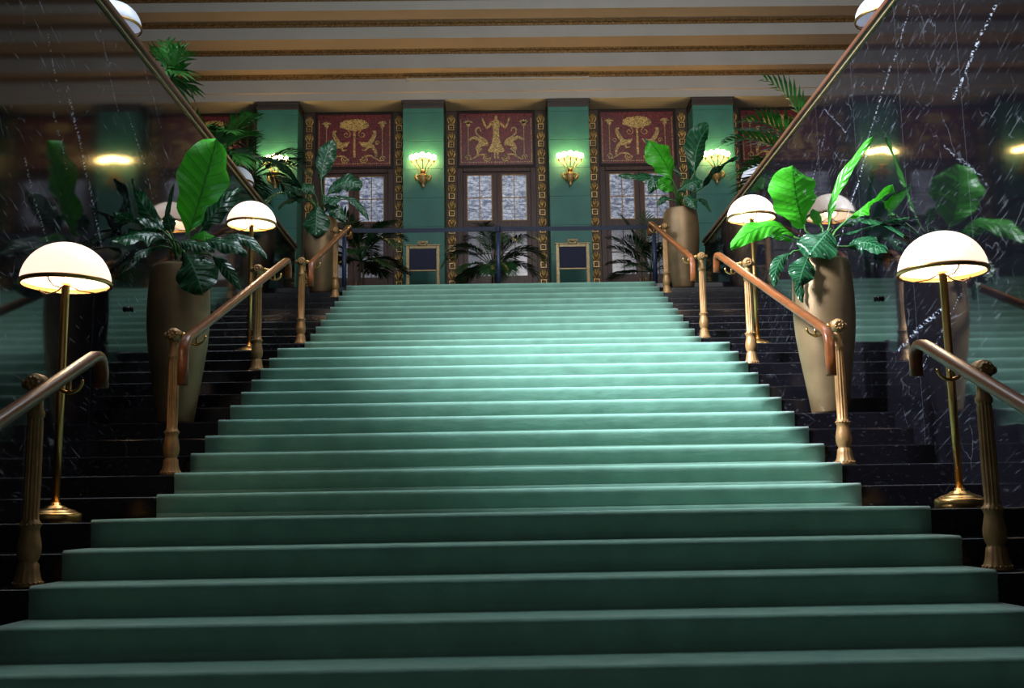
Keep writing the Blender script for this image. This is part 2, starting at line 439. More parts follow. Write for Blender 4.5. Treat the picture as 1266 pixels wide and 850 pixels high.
LEAVES_PR1 = [
    ([(-0.133, -0.05, 2.269), (-0.2, -0.1, 2.511), (-0.218, -0.1, 2.795)], 0.373, 'c', 1) ,
    ([(0.085, -0.0, 2.293), (0.181, -0.0, 2.64), (0.403, -0.25, 2.978)], 0.085, 'r', 1) ,
    ([(0.273, -0.0, 2.374), (0.398, -0.16, 2.437), (0.398, -0.64, 2.454)], 0.128, 'c', 1) ,
    ([(0.163, 0.1, 2.291), (0.4, 0.02, 2.357), (0.398, -0.79, 2.016)], 0.091, 'u', 0) ,
    ([(0.227, -0.05, 2.113), (0.358, -0.1, 2.127), (0.399, -0.42, 1.974)], 0.154, 'c', 0) ,
    ([(0.042, -0.15, 2.227), (-0.074, -0.25, 2.115), (-0.187, -0.3, 1.984)], 0.291, 'u', 0) ,
    ([(-0.173, -0.25, 1.989), (-0.239, -0.3, 1.873), (-0.291, -0.32, 1.731)], 0.182, 'c', 0) ,
    ([(-0.204, -0.05, 2.188), (-0.467, -0.1, 2.274), (-0.773, -0.15, 2.088)], 0.154, 'u', 1) ,
    ([(-0.212, -0.0, 2.173), (-0.324, -0.0, 2.216), (-0.437, -0.0, 2.245)], 0.065, 'u', 1) ,
    ([(-0.251, -0.05, 2.065), (-0.384, -0.1, 1.96), (-0.425, -0.12, 1.768)], 0.09, 'c', 0) ,
    ([(0.024, -0.0, 2.294), (-0.012, -0.0, 2.364), (-0.041, -0.0, 2.447)], 0.072, 'c', 1) ,
    ([(-0.229, -0.2, 1.908), (-0.25, -0.2, 1.762), (-0.226, -0.2, 1.616)], 0.064, 'c', 0) ,
    ([(0.232, 0.15, 2.261), (0.404, -0.33, 2.228), (0.4, -0.92, 2.119)], 0.075, 'u', 0) ,
]
LEAVES_PR2 = [
    ([(-0.114, -0.1, 4.744), (-0.253, -0.15, 5.049), (-0.445, -0.15, 5.336)], 0.387, 'c', 1) ,
    ([(0.231, -0.0, 4.895), (0.286, -0.05, 5.275), (0.399, -0.38, 5.465)], 0.355, 'c', 0) ,
    ([(0.361, 0.1, 4.688), (0.398, -0.8, 4.66), (0.395, -2.16, 4.425)], 0.185, 'c', 0) ,
    ([(-0.181, -0.0, 4.776), (-0.466, -0.0, 4.829), (-0.895, -0.0, 4.871)], 0.15, 'u', 0) ,
    ([(-0.129, -0.1, 4.67), (-0.324, -0.15, 4.731), (-0.48, -0.2, 4.522)], 0.182, 'c', 0) ,
    ([(-0.054, -0.2, 4.553), (0.106, -0.25, 4.646), (0.296, -0.25, 4.692)], 0.215, 'u', 0) ,
    ([(0.004, -0.25, 4.453), (0.087, -0.3, 4.389), (0.165, -0.35, 4.229)], 0.158, 'c', 0) ,
    ([(0.262, -0.0, 4.474), (0.368, -0.0, 4.436), (0.399, -0.28, 4.21)], 0.081, 'c', 0) ,
    ([(-0.161, -0.1, 4.45), (-0.255, -0.1, 4.464), (-0.354, -0.1, 4.355)], 0.091, 'c', 0) ,
    ([(0.078, 0.1, 4.829), (-0.218, 0.12, 5.214), (-0.484, 0.15, 5.48)], 0.093, 'c', 0) ,
    ([(-0.126, -0.2, 4.542), (-0.224, -0.25, 4.625), (-0.343, -0.28, 4.715)], 0.204, 'c', 1) ,
]
LEAVES_PL2 = [
    ([(0.01, -0.1, 4.808), (0.055, -0.1, 5.102), (0.17, -0.1, 5.434)], 0.24, 'c', 0) ,
    ([(-0.01, -0.3, 4.384), (-0.013, -0.34, 4.158), (-0.018, -0.36, 3.904)], 0.326, 'c', 0) ,
    ([(0.067, -0.0, 4.605), (0.338, -0.0, 4.81), (0.576, 0.0, 4.709)], 0.253, 'c', 0) ,
    ([(0.221, -0.0, 4.603), (0.494, -0.0, 4.501), (0.697, -0.0, 4.218)], 0.104, 'u', 0) ,
    ([(-0.289, -0.0, 4.72), (-0.387, -1.1, 4.718), (-0.387, -2.8, 4.282)], 0.128, 'c', 0) ,
    ([(-0.264, -0.0, 4.584), (-0.387, -0.8, 4.431), (-0.389, -2.0, 3.952)], 0.164, 'u', 0) ,
    ([(-0.174, -0.1, 4.505), (-0.388, -0.33, 4.452), (-0.389, -1.2, 4.074)], 0.135, 'c', 0) ,
    ([(-0.26, 0.1, 4.7), (-0.39, -0.34, 4.714), (-0.389, -1.34, 4.493)], 0.112, 'c', 0) ,
    ([(0.054, -0.2, 4.412), (0.218, -0.2, 4.338), (0.36, -0.2, 4.156)], 0.182, 'c', 0) ,
    ([(-0.064, -0.2, 4.559), (-0.15, -0.25, 4.642), (-0.28, -0.3, 4.604)], 0.181, 'c', 0) ,
    ([(0.061, -0.25, 4.543), (0.186, -0.3, 4.454), (0.325, -0.3, 4.476)], 0.158, 'u', 0) ,
]
# ================================================================ the setting
Y_TOP = stair(22)[0]
T = 0.016
def stair_outline(inset, y_end, k0=-10):
    """(y, z) points up the stairs, set back by INSET"""
    out = [(stair(k0)[0] + inset, -11 * RISE)]
    for k in range(k0, 23):
        y, z = stair(k)
        y += inset; z -= inset
        r = 0.012
        out += [(y + r - r * math.cos(a), z - r + r * math.sin(a)) for a in (0, .4, .8, 1.2, PI / 2)]
        out.append((stair(k + 1)[0] + inset if k < 22 else y_end, z))
    return out

bm = bmesh.new()
prof = stair_outline(T, Y_TOP + 0.45)
prism(bm, prof + [(Y_TOP + 0.45, -1.7), (stair(-10)[0] + T, -1.7)], -WALL_X, WALL_X)
struct('staircase', bm, 'marble_stair', 'broad polished black marble staircase between two marble side walls', 'staircase')

bm = bmesh.new()
outer = []
for k in range(-10, 23):
    y, z = stair(k)
    zb = z - RISE
    r = 0.024
    outer += [(y + 0.010, zb + 0.001), (y + 0.010, zb + 0.026), (y + 0.014, zb + 0.030), (y + 0.007, zb + 0.036), (y + 0.004, z - 0.045)]
    for i in range(5):
        a = PI / 2 * i / 4
        outer.append((y + r - r * math.cos(a) * 1.0 - 0.004 * (1 - math.sin(a)), z - r + r * math.sin(a) - (0.0 if i else 0.006)))
    outer.append(((stair(k + 1)[0] + 0.010) if k < 22 else Y_TOP + 0.42, z))
inner = stair_outline(T + 0.001, Y_TOP + 0.42)
cols = []
NX = 24
for i in range(NX + 1):
    x = -HALF_CARPET + 2 * HALF_CARPET * i / NX
    cols.append([bm.verts.new((x, y, z)) for y, z in outer])
for i in range(NX):
    for j in range(len(outer) - 1):
        f = bm.faces.new((cols[i][j], cols[i + 1][j], cols[i + 1][j + 1], cols[i][j + 1])); f.smooth = True
for s, cidx in ((-1, 0), (1, NX)):     # bound edges down to the marble
    low = [bm.verts.new((s * HALF_CARPET, y, z)) for y, z in inner]
    per = 11
    for k in range(33):
        up = cols[cidx][k * per:(k + 1) * per]
        dn = low[k * 6:(k + 1) * 6 + 1]
        bm.faces.new(up + dn[::-1])
o = obj('stair_carpet', bm, 'carpet')
tag(o, 'wide sea green carpet running up the middle of the black marble stairs', 'carpet')

# side walls of the stair pit with their coping
for s, nm, m in ((-1, 'left', 'marble_left'), (1, 'right', 'marble_right')):
    bm = bmesh.new()
    box(bm, min(s * WALL_X, s * (WALL_X + .25)), max(s * WALL_X, s * (WALL_X + .25)), -4.2, 9.86, -1.7, CAP_Z - 0.045)
    struct('wall_' + nm, bm, m, 'polished black marble wall with white veins on the %s of the stairs' % nm, 'wall')
    bm = bmesh.new()
    xs = [s * (WALL_X - .035), s * (WALL_X + .29)]
    box(bm, min(xs), max(xs), -4.2, 9.90, CAP_Z, CAP_Z + 0.05, 0, 0.014)
    xs = [s * (WALL_X - .012), s * (WALL_X + .27)]
    box(bm, min(xs), max(xs), -4.2, 9.87, CAP_Z - 0.030, CAP_Z + 0.004, 1)
    xs = [s * (WALL_X - .020), s * (WALL_X + .26)]
    box(bm, min(xs), max(xs), -4.2, 9.87, CAP_Z - 0.046, CAP_Z - 0.030, 2)
    struct('trim_%d' % (1 if s < 0 else 2), bm, ['cap_wood', 'black', 'gilt'],
           'brown wooden coping with a gold line along the top of the %s marble wall' % nm, 'coping')

# floors
bm = bmesh.new(); box(bm, -7.3, 7.3, -12, stair(-10)[0] + T - .002, -1.8, -1.65)
struct('floor', bm, 'floor', 'dark polished lobby floor at the foot of the stairs', 'floor')
bm = bmesh.new()
box(bm, -7.3, -WALL_X - .252, -0.3, 16.2, 3.05, 3.3 - .002); box(bm, WALL_X + .252, 7.3, -0.3, 16.2, 3.05, 3.3 - .002)
box(bm, -WALL_X - .252, WALL_X + .252, Y_TOP + .452, 16.2, 3.05, 3.3 - .016)
struct('floor_upper', bm, 'floor', 'dark polished upper floor around the stairwell and before the doors', 'floor')
bm = bmesh.new(); box(bm, -7.3, 7.3, -4.2, -0.302, 3.02, 3.3)
struct('ceiling_lobby', bm, 'cream', 'low ceiling over the lower flight of the stairs', 'ceiling')

# stepped ceiling
PILY, BACKY = 14.8, 15.43
P0 = 8.17
steps = [(14.78, 8.17, 8.695), (14.436, 8.695, 9.077), (13.895, 9.077, 9.411), (13.378, 9.411, 9.689), (12.99, 9.689, 9.95)]
bm = bmesh.new()
prof = [(16.2, P0), (PILY - .02, P0)]
mis = [0]
for i, (y, z0, z1) in enumerate(steps):
    if i == 0:
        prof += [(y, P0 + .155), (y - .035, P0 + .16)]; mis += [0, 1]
        y -= .035
    prof.append((y, z1)); mis.append(0)
    yn = steps[i + 1][0] if i < len(steps) - 1 else -1.5
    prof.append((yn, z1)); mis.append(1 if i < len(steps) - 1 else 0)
prof += [(-1.5, 10.4), (16.2, 10.4)]; mis += [0, 0, 0, 0]
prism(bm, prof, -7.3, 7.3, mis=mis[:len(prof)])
struct('ceiling', bm, ['cream', 'cream_glow'], 'cream plaster ceiling rising in long steps above the doors', 'ceiling')
names = ['lowest gilt beaded moulding along the stepped ceiling', 'second gilt beaded moulding from the bottom of the stepped ceiling',
         'third gilt beaded moulding from the bottom of the stepped ceiling', 'topmost gilt beaded moulding on the stepped ceiling']
for i in range(4):
    y, z0, z1 = steps[i]
    if i == 0: y -= .035
    bm = bmesh.new()
    pr = [(y + .002, z1 - .095), (y - .02, z1 - .095), (y - .03, z1 - .07), (y - .022, z1 - .06), (y - .045, z1 - .04), (y - .06, z1 - .02), (y - .06, z1 - .001), (y + .002, z1 - .001)]
    prism(bm, pr, -7.28, 7.28)
    x = -7.2
    while x < 7.2:                      # the row of beads
        box(bm, x, x + .055, y - .045, y - .015, z1 - .090, z1 - .055, 0)
        x += .085
    struct('trim_%d' % (3 + i), bm, 'gold_trim', names[i], 'moulding')
bm = bmesh.new(); box(bm, -1.82, 1.86, 14.66, 14.744, 8.55, 8.585, 0, .006)
struct('trim_7', bm, 'cream', 'thin pale bar under the lowest gilt moulding above the middle doors', 'bar')

# walls of the upper hall
bm = bmesh.new(); box(bm, -7.3, 7.3, BACKY + .03, 16.2, 3.3, P0 - .002)
struct('wall_back', bm, 'wall_dark', 'dark panelled back wall behind the doors', 'wall')
for s, nm in ((-1, 'west'), (1, 'east')):
    bm = bmesh.new()
    xs = sorted((s * 7.3, s * 7.5))
    if s > 0:
        box(bm, xs[0], xs[1], -1.5, 16.2, 3.05, 10.4)
    else:
        box(bm, xs[0], xs[1], -1.5, 0, 3.05, 10.4); box(bm, xs[0], xs[1], 7.0, 16.2, 3.05, 10.4)
        box(bm, xs[0], xs[1], 0, 7.0, 3.05, 5.4); box(bm, xs[0], xs[1], 0, 7.0, 9.5, 10.4)
    struct('wall_' + nm, bm, 'hall_wall', 'plain plaster %s wall of the upper hall' % nm, 'wall')
bm = bmesh.new()
box(bm, -7.3, -6.9, -1.7, -1.5, 3.3, 10.4); box(bm, 4.8, 7.3, -1.7, -1.5, 3.3, 10.4)
box(bm, -6.9, 4.8, -1.7, -1.5, 3.3, 5.6); box(bm, -6.9, 4.8, -1.7, -1.5, 9.5, 10.4)
struct('wall_front', bm, 'hall_wall', 'plain plaster front wall of the upper hall above the lobby ceiling', 'wall')
def tall_window(name, label, w0, w1, z0, z1, place):
    t = thing(name, label, 'window', kind='structure')
    bm = bmesh.new(); place(bm, w0, w1, z0, z1, 0.06, 0.08); obj('pane', bm, 'window_light', t)
    bm = bmesh.new()
    n = max(2, int((w1 - w0) / 1.2))
    for i in range(n + 1):
        w = w0 + (w1 - w0) * i / n
        place(bm, w - .04, w + .04, z0, z1, 0.0, 0.05)
    for z in (z0 + .04, (z0 + z1) / 2, z1 - .04): place(bm, w0, w1, z - .04, z + .04, -.002, 0.052)
    obj('frame', bm, 'pole_dark', t)
def on_ceiling(bm, a, c, z0, z1, d0, d1): box(bm, a, c, z0, z1, 9.95 - .062 + d0, 9.95 - .062 + d1 - .02)
def on_west(bm, a, c, z0, z1, d0, d1): box(bm, -7.3 - d1, -7.3 - d0, a, c, z0, z1)
def on_front(bm, a, c, z0, z1, d0, d1): box(bm, a, c, -1.5 - d1, -1.5 - d0, z0, z1)
tall_window('window_1', 'tall bright window high in the west wall', 0.0, 7.0, 5.4, 9.5, on_west)
tall_window('window_3', 'flat laylight in the ceiling high above the stairs', -2.6, 3.4, 1.5, 6.5, on_ceiling)
tall_window('window_2', 'wide bright window in the front wall above the lobby', -6.9, 4.8, 5.6, 9.5, on_front)

# ================================================================ back wall: pilasters, strips, mosaics, doors
PILX = [-.03 + 2.92 * (i - 1.5) for i in range(4)]
BAYX = [-.03 + 2.92 * (i - 2) for i in range(5)]
bay_word = ['far left', 'left', 'middle', 'right', 'far right']

def make_pilaster(label):
    t = thing('pilaster', label, 'pilaster', (0, PILY, TOP_Z), group='green pilasters between the doors', kind='structure')
    bm = bmesh.new()
    z = 0.18
    for h in (0.30, .59, .59, .59, .59, .59, .59, .59, .25):
        box(bm, -.41, .41, 0, .63, z, z + h - .007, 0, 0.006); z += h
    box(bm, -.403, .403, .006, .63, .1, 4.7)
    obj('shaft', bm, 'teal', t)
    bm = bmesh.new()
    box(bm, -.425, .425, -.015, .63, 4.70, 4.76, 0, .008); box(bm, -.415, .415, -.006, .63, 4.76, 4.81); box(bm, -.435, .435, -.025, .63, 4.81, 4.866, 0, .008)
    obj('capital', bm, 'capital', t)
    bm = bmesh.new(); box(bm, -.43, .43, -.02, .63, 0, .18, 0, .01)
    obj('plinth', bm, 'capital', t)
    return t
pl_labels = ['leftmost of the four green pilasters, behind the planter and lamp on the left', 'green pilaster left of the middle doors',
             'green pilaster right of the middle doors', 'rightmost of the four green pilasters, behind the planter on the right']
p0 = make_pilaster(pl_labels[0]); p0.location.x = PILX[0]
for i in (1, 2, 3): dup(p0, (PILX[i], PILY, TOP_Z), pl_labels[i])

def make_sconce(label):
    t = thing('wall_sconce', label, 'wall sconce', (0, PILY - .008, 6.32), group='wall sconces on the green pilasters')
    bm = bmesh.new()
    lathe(bm, [(.004, 0), (.02, .02), (.028, .04), (.018, .055), (.055, .10), (.085, .17), (.092, .20), (.070, .215), (.10, .235), (.075, .26), (.03, .275)], 20, (0, -.10, 0), flute=(10, .12, 4, 6))
    for s in (-1, 1):   # scroll leaves at both sides
        tube(bm, [(s * .07, -.09, .14), (s * .13, -.09, .17), (s * .15, -.09, .22), (s * .125, -.09, .255), (s * .10, -.09, .235)], [.03, .03, .026, .02, .012], 8)
    box(bm, -.05, .05, -.10, -.0, .10, .24, 0, .01)
    obj('body', bm, 'gold_relief', t)
    bm = bmesh.new(); ball(bm, (0, -.13, .315), .05, 14)
    obj('finial', bm, 'brass', t)
    for i, a in enumerate((-1, -.55, 0, .55, 1)):
        dx = a * .205
        dy = -.05 - .10 * (1 - a * a)
        bm = bmesh.new()
        pts = [(a * .05, -.10, .24), (a * .08, -.10 + dy * .2, .30), (dx * .45, -.10 + dy * .6, .37), (dx * .75, -.10 + dy, .44), (dx * 1.05, -.10 + dy, .475), (dx * 1.06, -.10 + dy, .505)]
        tube(bm, pts, .009, 8)
        lathe(bm, [(.010, .49), (.024, .51), (.018, .53), (.026, .545), (.022, .55)], 12, (dx * 1.06, -.10 + dy, 0))
        ar = obj('arm', bm, 'gold_relief', t)
        bm = bmesh.new(); ball(bm, (dx * 1.06, -.10 + dy, .60 + .02 * (1 - abs(a))), .052, 12)
        obj('bulb', bm, 'bulb', ar)
    return t
sc_labels = ['lit wall sconce on the leftmost green pilaster', 'lit wall sconce on the green pilaster left of the middle doors',
             'lit wall sconce on the green pilaster right of the middle doors', 'lit wall sconce on the rightmost green pilaster, behind a leaf']
s0 = make_sconce(sc_labels[0]); s0.location.x = PILX[0]
for i in (1, 2, 3): dup(s0, (PILX[i], PILY - .008, 6.32), sc_labels[i])

def make_strip(label):
    t = thing('ornamental_strip', label, 'ornamental strip', (0, BACKY, TOP_Z), group='gilded ornamental strips beside the doors')
    bm = bmesh.new(); box(bm, -.115, .115, -.03, .028, .02, 4.86)
    box(bm, -.115, -.095, -.045, .02, .02, 4.86); box(bm, .095, .115, -.045, .02, .02, 4.86)
    obj('backing', bm, 'strip_back', t)
    bm = bmesh.new()
    z = .12
    k = 0
    while z < 4.65:
        # square boss with a hollow middle
        for (a0, a1, b0, b1) in ((-.06, .06, .045, .062), (-.06, .06, -.062, -.045), (-.06, -.043, -.045, .045), (.043, .06, -.045, .045)):
            box(bm, a0, a1, -.058, -.028, z + b0, z + b1)
        ball(bm, (0, -.03, z), .026, 8)
        # leaf cup between bosses
        zc = z + .075
        for s in (-1, 1):
            tube(bm, [(s * .008, -.035, zc), (s * .05, -.04, zc + .03), (s * .072, -.045, zc + .09), (s * .055, -.05, zc + .15), (s * .030, -.045, zc + .13)], [.012, .020, .020, .014, .008], 6)
            tube(bm, [(s * .006, -.035, zc + .04), (s * .030, -.05, zc + .10), (s * .022, -.05, zc + .17), (s * .05, -.045, zc + .20)], [.010, .016, .014, .006], 6)
        tube(bm, [(0, -.04, zc), (0, -.055, zc + .09), (0, -.045, zc + .20)], [.012, .020, .008], 6)
        z += .365; k += 1
    obj('ornament', bm, 'gold_relief', t)
    return t
st0 = None
for b in range(5):
    for s in (-1, 1):
        if (b == 0 and s < 0) or (b == 4 and s > 0): continue
        lab = 'gilded ornamental strip on the %s of the %s doors' % ('left' if s < 0 else 'right', bay_word[b])
        x = BAYX[b] + s * .925
        if st0 is None:
            st0 = make_strip(lab); st0.location.x = x
        else: dup(st0, (x, BACKY, TOP_Z), lab)

# mosaic panels -----------------------------------------------------------
def ribbon(bm, pts, w, y=-.012, th=.012):
    """flat raised band through (x, z) points with widths W"""
    P = [Vector((p[0], 0, p[1])) for p in pts]
    A, B = [], []
    for i, p in enumerate(P):
        t = (P[min(i + 1, len(P) - 1)] - P[max(i - 1, 0)]).normalized()
        n = Vector((-t.z, 0, t.x))
        ww = (w[i] if isinstance(w, (list, tuple)) else w) / 2
        A.append(p + n * ww); B.append(p - n * ww)
    fa = [bm.verts.new((v.x, y - th, v.z)) for v in A]; fb = [bm.verts.new((v.x, y - th, v.z)) for v in B]
    ba = [bm.verts.new((v.x, y + .004, v.z)) for v in A]; bb = [bm.verts.new((v.x, y + .004, v.z)) for v in B]
    for i in range(len(P) - 1):
        bm.faces.new((fa[i], fa[i + 1], fb[i + 1], fb[i])); bm.faces.new((fa[i], ba[i], ba[i + 1], fa[i + 1])); bm.faces.new((fb[i], fb[i + 1], bb[i + 1], bb[i]))
    bm.faces.new((fa[0], fb[0], bb[0], ba[0])); bm.faces.new((fa[-1], ba[-1], bb[-1], fb[-1]))
def spiral(cx, cz, r, turns, s=1, a0=0, n=20):
    return [(cx + s * r * (1 - .8 * i / n) * math.cos(a0 + turns * 2 * PI * i / n), cz + r * (1 - .8 * i / n) * math.sin(a0 + turns * 2 * PI * i / n)) for i in range(n + 1)]
def flower_stand(bm, x, s):
    ribbon(bm, [(x, -.36), (x, .10), (x, .27)], [.016, .012, .020])
    ribbon(bm, [(x, .27), (x, .32), (x, .35)], [.05, .09, .03])
    for a in (-1.2, -.6, 0, .6, 1.2):
        ribbon(bm, [(x, .33), (x + .05 * math.sin(a), .36 + .02 * math.cos(a)), (x + .10 * math.sin(a), .36 + .075 * math.cos(a) - .02)], [.02, .035, .012])
    ribbon(bm, spiral(x, -.40, .065, 1.4, s), .018)
def scrolls(bm):
    for s in (-1, 1):
        ribbon(bm, spiral(s * .20, -.40, .085, 1.6, s, PI), .022)
        ribbon(bm, [(s * .12, -.42), (s * .22, -.335), (s * .34, -.33), (s * .42, -.38), (s * .52, -.44), (s * .62, -.44)], [.02, .028, .035, .028, .022, .01])
def make_mosaic(label, figure):
    t = thing('mosaic_panel', label, 'mosaic panel', (0, BACKY, 7.556), group='red mosaic panels above the doors')
    bm = bmesh.new(); box(bm, -.755, .755, -.012, .028, -.555, .555)
    obj('field', bm, 'mosaic_red', t)
    bm = bmesh.new()
    for (a0, a1, b0, b1) in ((-.81, .81, .555, .61), (-.81, .81, -.61, -.555), (-.81, -.755, -.555, .555), (.755, .81, -.555, .555)):
        box(bm, a0, a1, -.03, .028, b0, b1)
    obj('frame', bm, 'wall_dark', t)
    bm = bmesh.new()
    n = 34
    for i in range(n):                      # dotted gold border
        x = -.72 + 1.44 * i / (n - 1)
        box(bm, x - .012, x + .012, -.020, -.008, -.505, -.485)
    for i in range(24):
        z = -.48 + .90 * i / 23
        for s in (-1, 1): box(bm, s * .725 - .010, s * .725 + .010, -.020, -.008, z - .012, z + .012)
    obj('border', bm, 'mosaic_gold', t)
    bm = bmesh.new()
    scrolls(bm)
    for s in (-1, 1): flower_stand(bm, s * .575, s)
    if figure:      # a robed figure with raised arms between two long-necked birds
        ribbon(bm, [(0, .50), (0, .465), (0, .43), (0, .405)], [.03, .055, .06, .03])
        ribbon(bm, [(0, .41), (0, .36), (0, .31), (0, .23), (0, .16)], [.06, .20, .17, .13, .11])
        ribbon(bm, [(0, .20), (0, 0), (0, -.12), (0, -.24), (0, -.29)], [.11, .15, .20, .34, .30], -.016)
        ribbon(bm, [(-.03, -.27), (-.03, -.42)], .035); ribbon(bm, [(.03, -.27), (.03, -.42)], .035)
        for s in (-1, 1):
            ribbon(bm, [(s * .08, .36), (s * .13, .29), (s * .19, .24), (s * .23, .30), (s * .27, .42), (s * .275, .455)], [.055, .05, .045, .04, .035, .03])
            ribbon(bm, [(s * .37, -.30), (s * .39, -.20), (s * .34, -.12), (s * .25, -.10), (s * .17, -.13)], [.04, .08, .10, .10, .03])
            ribbon(bm, [(s * .19, -.10), (s * .22, -.03), (s * .33, .04), (s * .41, .12), (s * .42, .20), (s * .38, .25), (s * .33, .23), (s * .31, .16)], [.06, .05, .04, .034, .030, .028, .024, .012], -.016)
            ribbon(bm, [(s * .24, -.14), (s * .34, -.02), (s * .45, .03), (s * .53, .0), (s * .55, -.05)], [.06, .08, .07, .05, .02], -.020)
            ribbon(bm, [(s * .30, -.2), (s * .38, -.28), (s * .41, -.38)], [.05, .04, .025], -.018)
    else:           # a tree between two winged beasts
        ribbon(bm, [(0, -.36), (0, -.1), (0, .18), (0, .24)], [.05, .04, .045, .09])
        for k in range(11):
            a = -1.45 + 2.9 * k / 10
            ribbon(bm, [(0, .22), (.12 * math.sin(a), .25 + .05 * math.cos(a)), (.30 * math.sin(a), .29 + .16 * math.cos(a))], [.03, .075, .05])
        for k in range(9):
            x = -.26 + .52 * k / 8
            ribbon(bm, spiral(x, .33 + .10 * math.cos(x * 5), .038, 1, 1, k), .022)
        for s in (-1, 1):
            ribbon(bm, spiral(s * .16, .13, .085, 1.2, s, PI * .6), .014)
            ribbon(bm, [(s * .45, -.36), (s * .44, -.24), (s * .38, -.14), (s * .28, -.10), (s * .18, -.09), (s * .10, -.03)], [.04, .06, .08, .12, .10, .02])
            ribbon(bm, [(s * .30, -.08), (s * .37, .02), (s * .42, .12), (s * .42, .19), (s * .37, .20)], [.08, .09, .07, .06, .03])
            ribbon(bm, [(s * .30, -.12), (s * .22, -.22), (s * .16, -.20)], [.05, .035, .02])
            ribbon(bm, spiral(s * .47, -.06, .05, 1.2, s), .014)
    obj('gold_figure', bm, 'mosaic_gold', t)
    return t
mo_lab = ['red mosaic panel above the far left doors, half hidden by palm fronds', 'red mosaic panel with a gold tree above the left doors',
          'red mosaic panel with a robed gold figure raising both arms', 'red mosaic panel with a gold tree above the right doors, behind a bright leaf',
          'red mosaic panel above the far right doors, behind the palm']
m_tree = make_mosaic(mo_lab[1], False); m_tree.location.x = BAYX[1]
m_fig = make_mosaic(mo_lab[2], True); m_fig.location.x = BAYX[2]
for b in (0, 3, 4): dup(m_tree, (BAYX[b], BACKY, 7.556), mo_lab[b])

# doors -------------------------------------------------------------------
def make_door(name, label):
    t = thing(name, label, 'door', (0, BACKY, TOP_Z), group='glazed walnut double doors', kind='structure')
    bm = bmesh.new()
    for (a0, a1, b0, b1) in ((-.81, -.69, 0, 3.63), (.69, .81, 0, 3.63), (-.69, .69, 3.54, 3.63)):
        box(bm, a0, a1, -.07, .028, b0, b1, 0, .01)
    obj('door_frame', bm, 'door_wood', t)
    for s in (-1, 1):
        bm = bmesh.new()
        X = lambda a, c: sorted((s * a, s * c))
        gx0, gx1 = .098, .615
        for (a0, a1, b0, b1) in ((.004, gx0, .02, 3.535), (gx1, .688, .02, 3.535), (gx0, gx1, 3.49, 3.535), (gx0, gx1, 2.31, 2.515), (gx0, gx1, .02, 1.35)):
            x0, x1 = X(a0, a1); box(bm, x0, x1, -.04, .02, b0, b1)
        x0, x1 = X(gx0 + .06, gx1 - .06); box(bm, x0, x1, -.055, -.03, .22, 1.18, 0, .015)
        leaf = obj('door_leaf', bm, 'door_wood', t)
        for z0, z1, m in ((2.515, 3.49, 'pane_upper'), (1.35, 2.31, 'pane_lower')):
            bm = bmesh.new(); x0, x1 = X(gx0 - .01, gx1 + .01); box(bm, x0, x1, -.012, .0, z0 - .01, z1 + .01)
            obj('glass', bm, m, leaf)
            bm = bmesh.new()
            xm = s * (gx0 + gx1) / 2; zm = (z0 + z1) / 2
            box(bm, xm - .009, xm + .009, -.026, -.010, z0, z1)
            x0, x1 = X(gx0, gx1); box(bm, x0, x1, -.027, -.011, zm - .009, zm + .009)
            box(bm, x0, x1, -.03, -.008, z0, z0 + .018); box(bm, x0, x1, -.03, -.008, z1 - .018, z1)
            for q in (gx0, gx1 - .018):
                x0, x1 = X(q, q + .018); box(bm, x0, x1, -.031, -.009, z0, z1)
            obj('glazing_bar', bm, 'gold_trim' if m == 'pane_upper' else 'door_wood', leaf)
        bm = bmesh.new(); x = s * .06
        tube(bm, [(x, -.04, 1.0), (x, -.09, 1.02), (x, -.09, 1.26), (x, -.04, 1.28)], .012, 8)
        obj('handle', bm, 'brass', leaf)
    return t
d_lab = ['walnut double doors behind the far left palms', 'glazed walnut double doors left of the middle pair, behind a palm',
         'middle glazed walnut double doors, straight above the carpet', 'glazed walnut double doors right of the middle pair', 'walnut double doors at the far right, behind the marble wall']
d0 = make_door('door_1', d_lab[0]); d0.location.x = BAYX[0]
for b in range(1, 5):
    d = dup(d0, (BAYX[b], BACKY, TOP_Z), d_lab[b]); d.name = 'door_%d' % (b + 1)
